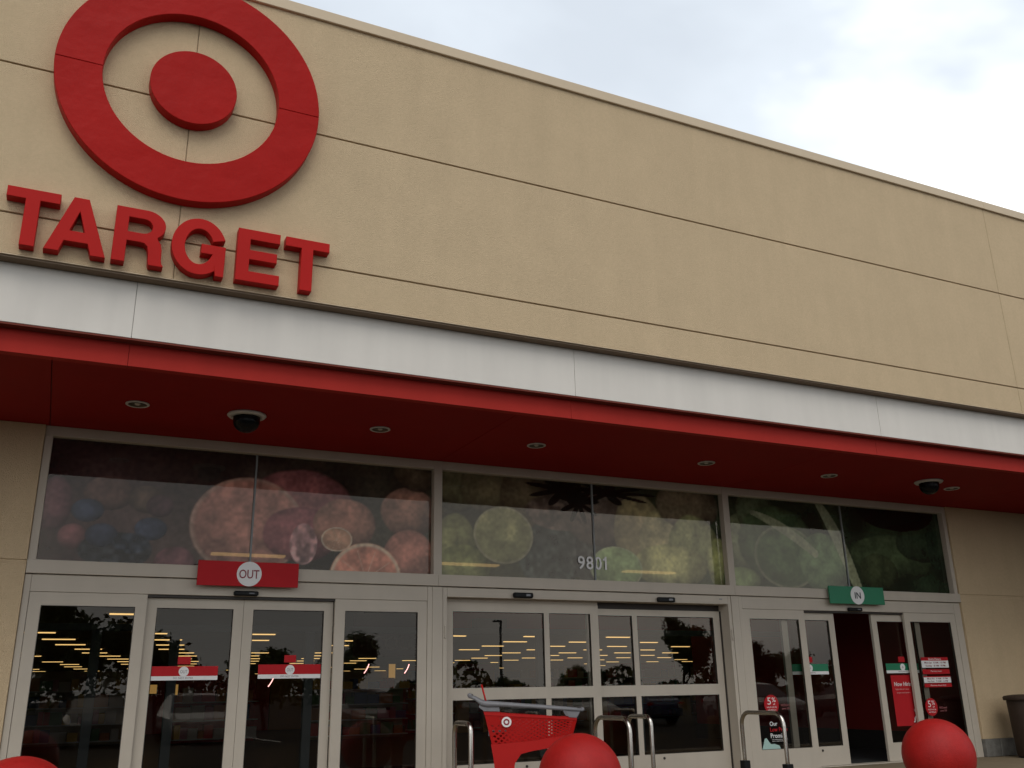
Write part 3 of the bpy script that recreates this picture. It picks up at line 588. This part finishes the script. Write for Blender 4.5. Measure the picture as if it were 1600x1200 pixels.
# ------------------------------------------------------------------ shopping cart
def cart():
    yn, yf = -2.62, -2.10
    t = thing('shopping_cart', (4.5, -2.36, 0), 'red plastic shopping cart with grey rim behind the ball', 'shopping cart')
    # near-side outline in x,z: rim slopes down to the front
    def q4(p, u, v):   # bilinear in quad p00(bottom back) p10(bottom front) p01(top back) p11(top front)
        a = Vector(p[0])*(1-u)+Vector(p[1])*u; b_ = Vector(p[2])*(1-u)+Vector(p[3])*u; return a*(1-v)+b_*v
    def panel(P, nx, nz_, holes=True):
        V, F = [], []; idx = {}
        def vid(p):
            k = tuple(round(c_, 5) for c_ in p)
            if k not in idx: idx[k] = len(V); V.append(tuple(p))
            return idx[k]
        for i in range(nx):
            for j in range(nz_):
                c_ = [q4(P, (i+a)/nx, (j+b_)/nz_) for a, b_ in ((0, 0), (.5, 0), (1, 0), (1, .5), (1, 1), (.5, 1), (0, 1), (0, .5))]
                if holes and 1 <= i < nx-1 and 1 <= j < nz_-1 and not (i < 4 and j > nz_-5):
                    s = .40 if (i+j) % 2 == 0 else 0
                    if s:
                        h = [q4(P, (i+.5+a*s)/nx, (j+.5+b_*s)/nz_) for a, b_ in ((-.8, -.8), (0, -1.25), (.8, -.8), (1.25, 0), (.8, .8), (0, 1.25), (-.8, .8), (-1.25, 0))]
                        a_ = [vid(p) for p in c_]; b2 = [vid(p) for p in h]
                        for k in range(8): F.append((a_[k], a_[(k+1) % 8], b2[(k+1) % 8], b2[k]))
                        continue
                F.append(tuple(vid(p) for p in c_))
        return V, F
    zb0, zb1 = .52, .62
    B = [(4.19, .565), (5.06, .70)]            # bottom back / bottom front
    Tp = [(4.095, .950), (5.115, .880)]         # top back / top front
    for y, yb_ in ((yn, yn+.05), (yf, yf-.05)):
        P = [(B[0][0], yb_, B[0][1]), (B[1][0], yb_, B[1][1]), (Tp[0][0], y, Tp[0][1]), (Tp[1][0], y, Tp[1][1])]
        o = obj('basket_side', panel(P, 28, 14), CARTR, t); md_ = o.modifiers.new('s', 'SOLIDIFY'); md_.thickness = .007; md_.offset = 0
    for P in ([(B[0][0], yn+.05, B[0][1]), (B[0][0], yf-.05, B[0][1]), (Tp[0][0], yn, Tp[0][1]), (Tp[0][0], yf, Tp[0][1])], [(B[1][0], yn+.05, B[1][1]), (B[1][0], yf-.05, B[1][1]), (Tp[1][0], yn, Tp[1][1]), (Tp[1][0], yf, Tp[1][1])],
              [(B[0][0], yn+.05, B[0][1]), (B[1][0], yn+.05, B[1][1]), (B[0][0], yf-.05, B[0][1]), (B[1][0], yf-.05, B[1][1])]):
        o = obj('basket_end', panel(P, 12, 11), CARTR, t); md_ = o.modifiers.new('s', 'SOLIDIFY'); md_.thickness = .007; md_.offset = 0
    # grey rim: runs above the basket, leaving a slot, then drops to a nose at the front
    def rimpts(y): return [(3.925, y, 1.150), (3.985, y, 1.128), (4.06, y, 1.080), (4.13, y, 1.068), (4.30, y, 1.058), (4.60, y, 1.034), (4.90, y, 1.008), (5.19, y, .983)]
    for y in (yn, yf):
        ps = []
        rp = rimpts(y); th = [.022, .026, .040, .042, .030, .026, .026, .020]
        V, F = [], []
        for k, (p, h) in enumerate(zip(rp, th)):
            for a, b_ in ((-.024, -h), (.024, -h), (.028, 0), (.012, h*.55), (-.012, h*.55), (-.028, 0)): V.append((p[0], p[1]+a, p[2]+b_))
        n = 6
        for k in range(len(rp)-1):
            for j in range(n): F.append((k*n+j, k*n+(j+1) % n, (k+1)*n+(j+1) % n, (k+1)*n+j))
        F.append(tuple(range(n-1, -1, -1))); F.append(tuple((len(rp)-1)*n+j for j in range(n)))
        obj('rim', (V, F), CARTG, t, True)
        obj('rim_post', flat([[(4.085, .986), (4.262, .980), (4.245, 1.035), (4.04, 1.062), (4.03, 1.03)]], y-.018, y+.018), CARTG, t)
        obj('rim_post', flat([[(5.03, .906), (5.115, .900), (5.165, .975), (4.98, .995), (5.0, .955)]], y-.018, y+.018), CARTG, t)
        obj('upper_side', flat([[(4.09, .945), (5.116, .876), (5.116, .905), (5.03, .905), (4.95, .905), (4.27, .958), (4.25, .985), (4.075, 1.002)]], y-.008, y+.008), CARTR, t)
        # red lower body sweeping down to the wheels
        obj('side_frame', flat([[(4.16, .64), (4.185, .50), (4.21, .30), (4.24, .12), (4.40, .12), (4.405, .30), (4.42, .44), (4.49, .535), (4.62, .565), (5.02, .62), (5.07, .64), (5.08, .70), (5.05, .725), (4.60, .665), (4.20, .64)]], y-.012 if y == yn else y-.02, y+.02 if y == yn else y+.012), CARTR, t)
    obj('handle', tube([(3.93, yn-.01, 1.148), (3.915, (yn+yf)/2, 1.155), (3.93, yf+.01, 1.148)], .024, 12), CARTG, t, True)
    obj('front_rim', tube([(5.185, yn, .985), (5.205, (yn+yf)/2, .985), (5.185, yf, .985)], .020, 10), CARTG, t, True)
    obj('child_seat', join(box(4.13, 4.15, yn+.06, yf-.06, .72, 1.03, .004), box(4.15, 4.33, yn+.06, yf-.06, .75, .77, .004)), CARTG, t)
    obj('base_rack', join(tube([(4.35, yn+.03, .16), (4.9, yn+.08, .20), (5.05, yn+.16, .21)], .014, 8), tube([(4.35, yf-.03, .16), (4.9, yf-.08, .20), (5.05, yf-.16, .21)], .014, 8), box(4.40, 5.03, yn+.09, yf-.09, .19, .205)), CARTR, t)
    for x, y in ((4.32, yn+.02), (4.32, yf-.02), (5.03, yn+.16), (5.03, yf-.16)):
        wv = obj('wheel', lathe([(.001, -.016), (.055, -.016), (.062, -.010), (.062, .010), (.055, .016), (.001, .016)], (x, y, .062), 24, 'y'), RUBBER, t, True)
        obj('caster_fork', box(x-.02, x+.02, y-.022, y+.022, .085, .165), STEEL, wv)
    # small bullseye badge
    bx, bz = 4.335, .868
    bd = obj('badge', disc(bx, bz, .054, yn-.012, yn+.010, 32), PRINTW, t)
    obj('badge_ring', flat([circ(bx, bz, .034, 32), circ(bx, bz, .018, 24)], yn-.014, yn-.012), mat('dark_red_letter', (.22, .012, .02), .5), bd)
    obj('flag_pole', tube([(4.115, yf-.05, 1.02), (4.085, yf-.04, 1.14), (4.05, yf-.03, 1.27)], .011, 8), CARTR, t, True)
    t.rotation_euler = (0, 0, R(-25)); t.location = (4.93, -1.62, 0)
cart()

# ------------------------------------------------------------------ litter bin at the right edge
t = thing('litter_bin', (14.75, -.70, 0), 'brown metal litter bin against the wall at the right edge', 'litter bin')
obj('body', lathe([(.25, .02), (.27, .05), (.30, .88), (.29, .90)], (14.82, -.60, 0), 40), BROWN, t, True)
obj('lid', lathe([(.335, .895), (.345, .91), (.345, .945), (.325, .965), (.17, .985), (.12, .94), (.10, .80)], (14.82, -.60, 0), 40), BROWN, t, True)
obj('foot_ring', lathe([(.22, 0), (.255, 0), (.255, .03), (.22, .03)], (14.82, -.60, .001), 32), BLACK, t)

# ------------------------------------------------------------------ store interior (seen through the glass)
ZC = 4.15
struct('store_floor', ([(-25, .31, .003), (130, .31, .003), (130, 150, .003), (-25, 150, .003)], [(0, 1, 2, 3)]), FLOORM)
struct('store_ceiling', ([(-25, .31, ZC), (-25, 150, ZC), (130, 150, ZC), (130, .31, ZC)], [(0, 1, 2, 3)]), CEIL)
struct('store_back_wall', box(-25, 130, 150, 150.2, 0, ZC), INRED)
struct('store_side_wall', box(-25.2, -25, .3, 150, 0, ZC), INBEI)
struct('store_side_wall', box(130, 130.2, .3, 150, 0, ZC), INBEI)
struct('front_wall_inside', box(-25, XL-.1, .262, .30, 0, ZC), INDARK); struct('front_wall_inside', box(XR+.1, 130, .262, .30, 0, ZC), INDARK)
struct('vestibule_wall', box(14.75, 14.95, .31, 8.5, 0, ZC), INRED)
struct('vestibule_base', box(14.70, 14.748, .31, 8.5, .004, .34), INDARK)
struct('vestibule_mat', box(-.2, 14.6, .32, 4.6, .005, .012), mat('black_mat', (.02, .02, .02), .95))
# inner row of frames
t = thing('inner_door_frame', (4.5, 5, 0), 'dark grey inner door frames seen through the exit glass', 'door frame')
for x in (.66, 1.85, 4.09, 6.3, 8.6, 10.8, 13.2):
    obj('post', box(x-.075, x+.075, 4.94, 5.06, .004, 2.22, .004), INPOST, t)
obj('header', box(-.4, 14.7, 4.93, 5.07, 2.221, 2.33), INPOST, t)
lamp_lab = 'long fluorescent strip light on the store ceiling behind the glass'
proto = None; nl = 0
LR = random.Random(11)
for r_, y in enumerate([9.2, 18.5, 26, 32, 37.5, 43, 48.5, 54, 59.5, 65, 71, 77, 84, 91, 99, 108, 118, 130]):
    x = -1.52 if r_ == 0 else -5+((r_*.95+.4) % 5.2)
    while x < min(.82*(y+11.7), 70):
        if x > -3+y*-.06 and (r_ == 0 or LR.random() > .16):
            if proto is None:
                proto = thing('ceiling_light', (x, y, ZC), lamp_lab, 'ceiling light', 'fluorescent strips inside the store')
                obj('tube_pair', box(x-.78, x+.78, y-.12, y+.12, ZC-.07, ZC-.03), LIGHTM, proto)
                obj('housing', box(x-.80, x+.80, y-.15, y+.15, ZC-.029, ZC-.002), HOUS, proto)
            else:
                c = copy_tree(proto); c.location = (x+(LR.uniform(-.3, .3) if r_ else 0), y, ZC)
            nl += 1
        x += 5.2
# shelves with goods
GOODS = [mat('goods_%s' % n, c, .5) for n, c in (('red', (.6, .05, .035)), ('yellow', (.7, .45, .08)), ('brown', (.4, .2, .08)), ('white', (.55, .52, .48)), ('blue', (.06, .10, .24)), ('green', (.08, .2, .07)), ('orange', (.5, .18, .04)), ('pink', (.45, .16, .2)))]
def shelf(x, y, wd, h, n, label, seed):
    q = random.Random(seed)
    t = thing('display_shelf', (x, y, 0), label, 'shelf', 'display shelves inside the store')
    obj('back_panel', box(x, x+wd, y+.28, y+.32, .004, h), INRED if seed % 2 else INBEI, t)
    for s in range(n):
        z = .12+s*(h-.2)/n
        obj('shelf_board', box(x, x+wd, y-.2, y+.279, z-.03, z), HOUS, t)
        px = x+.04
        while px < x+wd-.25:
            ww = q.uniform(.12, .42); hh = q.uniform(.4, .82)*(h-.2)/n
            obj('goods', box(px, px+ww*.94, y-.15, y+.2, z+.001, z+hh), q.choice(GOODS), t); px += ww
for k, (x, y, wd, h, n, lb) in enumerate([(-.5, 17, 2.6, 1.9, 4, 'goods shelf seen low through the leftmost glass panel'), (3.2, 16, 2.2, 1.6, 3, 'goods shelf seen through the left exit door leaf'), (6.6, 15, 2.8, 1.8, 4, 'goods shelf seen through the right exit door leaf'),
      (10.2, 17, 3.0, 2.0, 4, 'goods shelf seen through the panel right of the exit doors'), (15.0, 20, 3.2, 2.2, 4, 'goods shelf seen through the left pane of the middle doors'), (20.5, 22, 3.4, 2.2, 4, 'goods shelf seen through the narrow pane of the middle doors'), (26, 24, 3.4, 2.2, 4, 'goods shelf seen through the right pane of the middle doors'), (4.0, 30, 4, 2.2, 4, 'far goods shelf behind the exit doors')]):
    shelf(x, y, wd, h, n, lb, k)
t = thing('display_wall', (5, 24, 0), 'low red display wall inside the store behind the exit doors', 'display wall')
for k in range(8): obj('wall_panel', box(-3.6+k*2.2, -1.42+k*2.2, 24, 24.1, .004, 1.9), mat('bright_interior_red', (.62, .06, .06), .6) if k % 3 != 2 else mat('display_ochre', (.5, .27, .08), .7), t)
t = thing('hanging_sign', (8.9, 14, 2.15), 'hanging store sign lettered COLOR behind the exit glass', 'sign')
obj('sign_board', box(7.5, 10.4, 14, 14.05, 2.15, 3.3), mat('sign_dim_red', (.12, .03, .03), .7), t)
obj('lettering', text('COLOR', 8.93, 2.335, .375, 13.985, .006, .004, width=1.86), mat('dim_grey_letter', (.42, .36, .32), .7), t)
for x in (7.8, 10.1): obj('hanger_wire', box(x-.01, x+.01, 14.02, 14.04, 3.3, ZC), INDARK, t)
t = thing('red_bulkhead', (22, 26, 2.6), 'red bulkhead across the store seen through the middle doors', 'bulkhead')
obj('panel', box(9.2, 20.5, 13, 13.3, 2.80, ZC-.004), mat('bright_interior_red', (.62, .06, .06), .6), t)
obj('trim', box(9.2, 20.5, 12.95, 12.999, 2.72, 2.85), mat('bulkhead_grey', (.16, .17, .18), .6), t)
obj('speaker_box', box(10.6, 11.5, 12.6, 12.999, 2.86, 3.12), INDARK, t)
t = thing('arch_display', (12, 16, 0), 'yellow arch shaped display seen through the left middle pane', 'display')
obj('arch_panel', flat([[(11.4, .01), (11.4, 1.95), (11.6, 2.05), (12.5, 2.05), (12.65, 1.95), (12.65, .01), (12.25, .01), (12.25, 1.25)]+arc(12.02, 1.25, .23, .25, 0, 180, 12)+[(11.79, .01)]], 16, 16.2), mat('display_ochre', (.5, .27, .08), .7), t)
obj('top_band', box(11.38, 12.67, 15.97, 15.999, 1.80, 1.99), mat('bright_interior_red', (.62, .06, .06), .6), t)
for k, (x, y, z, lb) in enumerate([(4.85, 12, 1.387, 'small slanted pink neon tube left of the right OUT sticker'), (7.22, 12, 1.674, 'slanted pink neon tube at left of the COLOR sign'), (8.29, 12, 1.664, 'slanted pink neon tube under the COLOR sign')]):
    o = obj('neon_tube', tube([(x+.015*math.sin(s*3)+.12*s, y, z+.22*s) for s in (0, .2, .4, .6, .8, 1)], .010, 6), NEON, None, True); tag(o, lb, 'neon tube')
GLOW = emit('lit_poster', (1, .55, .14), .22)
for x, z0, z1, wd, lb in ((2.46, 1.28, 1.50, .17, 'small lit yellow poster left of the inner post in left leaf'), (2.98, 1.24, 1.50, .17, 'small lit yellow poster right of the inner post in left leaf'), (8.86, 1.58, 1.98, .20, 'lit yellow poster under the COLOR sign')):
    t = thing('lit_poster', (x, 15, z0), lb, 'poster'); obj('glowing_face', box(x, x+wd, 15, 15.02, z0, z1), GLOW, t); obj('surround', frame(x-.03, x+wd+.03, z0-.03, z1+.03, 14.99, 15.03, .028, .028, .028, .028), INDARK, t)

# ------------------------------------------------------------------ the car park behind the camera (seen only as reflections)
def tree_mesh(seed, h, spread, nleaf):
    q = random.Random(seed); tr_ = []; tips = []
    def branch(p, d_, l, r_, dep):
        pts = [p]; n = 4
        for k in range(n):
            d_ = (d_+Vector((q.uniform(-.18, .18), q.uniform(-.18, .18), q.uniform(-.02, .12)))).normalized(); pts.append(pts[-1]+d_*l/n)
        tr_.append(tube(pts, [r_*(1-.55*k/n) for k in range(n+1)], 6))
        if dep <= 1: tips.extend(pts[1:])
        if dep > 0:
            for k in range(q.randint(3, 4)):
                a = q.uniform(0, 6.28); e_ = q.uniform(.5, 1.0)
                branch(pts[q.randint(2, n)], (d_*.6+Vector((math.cos(a)*spread, math.sin(a)*spread, q.uniform(.15, .8)))*e_).normalized(), l*q.uniform(.55, .8), r_*.5, dep-1)
    branch(Vector((0, 0, 0)), Vector((0, 0, 1)), h*.42, h*.022, 3)
    V, F = [], []
    for k in range(nleaf):
        p = q.choice(tips)+Vector((q.gauss(0, .22), q.gauss(0, .22), q.gauss(0, .2)))
        s = q.uniform(.07, .17); a = Vector((q.gauss(0, 1), q.gauss(0, 1), q.gauss(0, 1))).normalized(); b_ = a.orthogonal().normalized()
        n = len(V); V += [tuple(p-a*s), tuple(p+b_*s*.6), tuple(p+a*s), tuple(p-b_*s*.6)]; F.append((n, n+1, n+2, n+3))
    return join(*tr_), (V, F)
protos = []
for sd_, h, sp, nlf in ((1, 5.2, .9, 11000), (5, 4.6, 1.1, 8000), (9, 6.4, .8, 8000)):
    protos.append(tree_mesh(sd_, h, sp, nlf))
tree_obj = {}
for k, (x, y, i, s, lb) in enumerate([(1.0, -26, 0, 1, 'dark leafy tree mirrored in the leftmost glass panel'), (3.9, -27, 1, 1, 'dark leafy tree mirrored in the left exit leaf'), (8.3, -29, 1, .85, 'small tree mirrored in the right exit leaf'), (11.0, -28, 0, .8, 'small tree mirrored right of the exit doors'),
      (26, -44, 1, .55, 'low tree mirrored in the narrow pane of the middle doors'), (38, -41, 2, 1, 'tall leafy tree mirrored in the right pane of the middle doors'), (44, -40, 0, .9, 'leafy tree mirrored in the panel left of the entry'), (48.5, -42, 1, 1.0, 'bare-topped tree mirrored in the left entry leaf'), (32, -46, 0, .6, 'low bushy tree mirrored beside the middle doors')]):
    if i not in tree_obj:
        t = thing('parking_lot_tree', (0, 0, 0), lb, 'tree', 'car park trees mirrored in the glass')
        obj('trunk', protos[i][0], BARK, t, True); obj('crown', protos[i][1], LEAF, t); tree_obj[i] = t
    else:
        t = copy_tree(tree_obj[i]); t['label'] = lb
    t.location = (x, y, G); t.scale = (s, s, s); t.rotation_euler = (0, 0, k*1.3)
q = random.Random(21); V, F = [], []
for k in range(9000):
    x = q.uniform(-25, 190); hh = 2.6+1.3*math.sin(x*.31)+.8*math.sin(x*.83+1)+(1.6 if -20 < x < 22 else 0)
    p = Vector((x, -98+q.uniform(-1.5, 1.5), G+max(.2, hh)*q.random()**.6)); s = q.uniform(.25, .6)
    a = Vector((q.gauss(0, 1), q.gauss(0, 1), q.gauss(0, 1))).normalized(); b_ = a.orthogonal().normalized(); n = len(V)
    V += [tuple(p-a*s), tuple(p+b_*s*.6), tuple(p+a*s), tuple(p-b_*s*.6)]; F.append((n, n+1, n+2, n+3))
o = obj('distant_trees', (V, F), LEAF); o['kind'] = 'stuff'; tag(o, 'dark line of far trees mirrored in the door glass', 'trees')
def lamp_post(x, y, h, r_, label):
    t = thing('lamp_post', (x, y, G), label, 'lamp post')
    obj('base', lathe([(.30, 0), (.30, .7), (.26, .75), (.05, .75)], (x, y, G), 24), CONC, t); obj('pole', tube([(x, y, G+.75), (x, y, G+h)], [r_, r_*.7], 12), GALV, t)
    obj('lamp_head', box(x-.75, x-.05, y-.18, y+.18, G+h-.05, G+h+.12, .02), GALV, t); obj('arm', box(x-.06, x+.06, y-.04, y+.04, G+h-.1, G+h+.06), GALV, t)
lamp_post(38.2, -70, 7.6, .16, 'thin lamp post mirrored in the large middle pane')
lamp_post(13.25, -5.1, 6.5, .085, 'slim post mirrored in the middle transom glass')
def car(x, y, rz, paint_, label):
    t = thing('parked_car', (0, 0, 0), label, 'car', 'cars parked behind mirrored in the glass')
    st = [(-2.25, .42, .62, .66), (-2.15, .30, .74, .80), (-1.5, .22, .88, .88), (-.8, .22, .93, .90), (.3, .22, .95, .91), (1.3, .22, .98, .90), (1.95, .26, .98, .86), (2.22, .36, .92, .74), (2.28, .45, .75, .66)]
    V, F = [], []; n = 8
    for s, z0, z1, hw in st:
        for a, b_ in ((-.9, 0), (-1, .3), (-1, .75), (-.88, 1), (.88, 1), (1, .75), (1, .3), (.9, 0)): V.append((a*hw, s, z0+(z1-z0)*b_))
    for k in range(len(st)-1):
        for j in range(n): F.append((k*n+j, k*n+(j+1) % n, (k+1)*n+(j+1) % n, (k+1)*n+j))
    F.append(tuple(range(n-1, -1, -1))); F.append(tuple((len(st)-1)*n+j for j in range(n)))
    obj('body', (V, F), paint_, t)
    st = [(-1.15, .92, .90, .80), (-.35, .92, 1.38, .68), (.25, .93, 1.45, .66), (.95, .94, 1.40, .66), (1.75, .96, .98, .76)]
    V, F = [], []; n = 4
    for s, z0, z1, hw in st:
        for a, b_ in ((-.80, z0), (-hw, z1), (hw, z1), (.80, z0)): V.append((a, s, b_))
    for k in range(len(st)-1):
        for j in range(n): F.append((k*n+j, k*n+(j+1) % n, (k+1)*n+(j+1) % n, (k+1)*n+j))
    obj('windows', (V, F), mat('car_glass', (.02, .022, .025), .08), t)
    obj('car_roof', ([(-.66, -.34, 1.392), (.66, -.34, 1.392), (.64, .25, 1.462), (-.64, .25, 1.462), (.64, .94, 1.412), (-.64, .94, 1.412)], [(0, 1, 2, 3), (3, 2, 4, 5)]), paint_, t)
    for sx in (-1, 1):
        for sy in (-1.4, 1.4):
            wv = obj('wheel', lathe([(.001, -.1), (.31, -.1), (.33, -.07), (.33, .07), (.31, .1), (.001, .1)], (sx*.80, sy, .33), 24, 'x'), RUBBER, t, True)
            obj('rim', lathe([(.001, .012), (.20, .012), (.21, 0)], (sx*.90, sy, .33), 16, 'x'), GALV, wv)
        obj('headlight', box(sx*.62-.16, sx*.62+.16, -2.262, -2.13, .60, .70, .02), HOUS, t)
        obj('tail_light', box(sx*.66-.14, sx*.66+.14, 2.20, 2.27, .72, .84, .02), CARTR, t)
    t.location = (x, y, G); t.rotation_euler = (0, 0, rz)
for x, rz, c, lb in ((-4.2, math.pi, (.30, .30, .31), 'silver parked car mirrored low in the leftmost panel'), (1.5, math.pi, (.05, .05, .055), 'black parked car mirrored low in the left exit leaf'), (4.3, math.pi, (.5, .49, .47), 'white parked car mirrored low in the right exit leaf'), (9.8, math.pi, (.10, .02, .02), 'maroon parked car mirrored low in the middle doors'), (15.2, math.pi, (.09, .1, .12), 'grey parked car mirrored low right of the cart'),
      (18.0, math.pi, (.55, .54, .52), 'white parked car mirrored in the wide lower pane of the middle doors'), (20.8, 0, (.04, .06, .12), 'navy parked car mirrored in the lower right pane of middle doors'), (26.5, math.pi, (.35, .34, .33), 'pale silver parked car mirrored low in the panel left of entry'), (32.0, 0, (.03, .03, .03), 'black parked car mirrored low in the left entry leaf')):
    car(x, -20.4, rz, mat('car_paint_%d' % int(x*10+100), c, .25, coat=.6), lb)
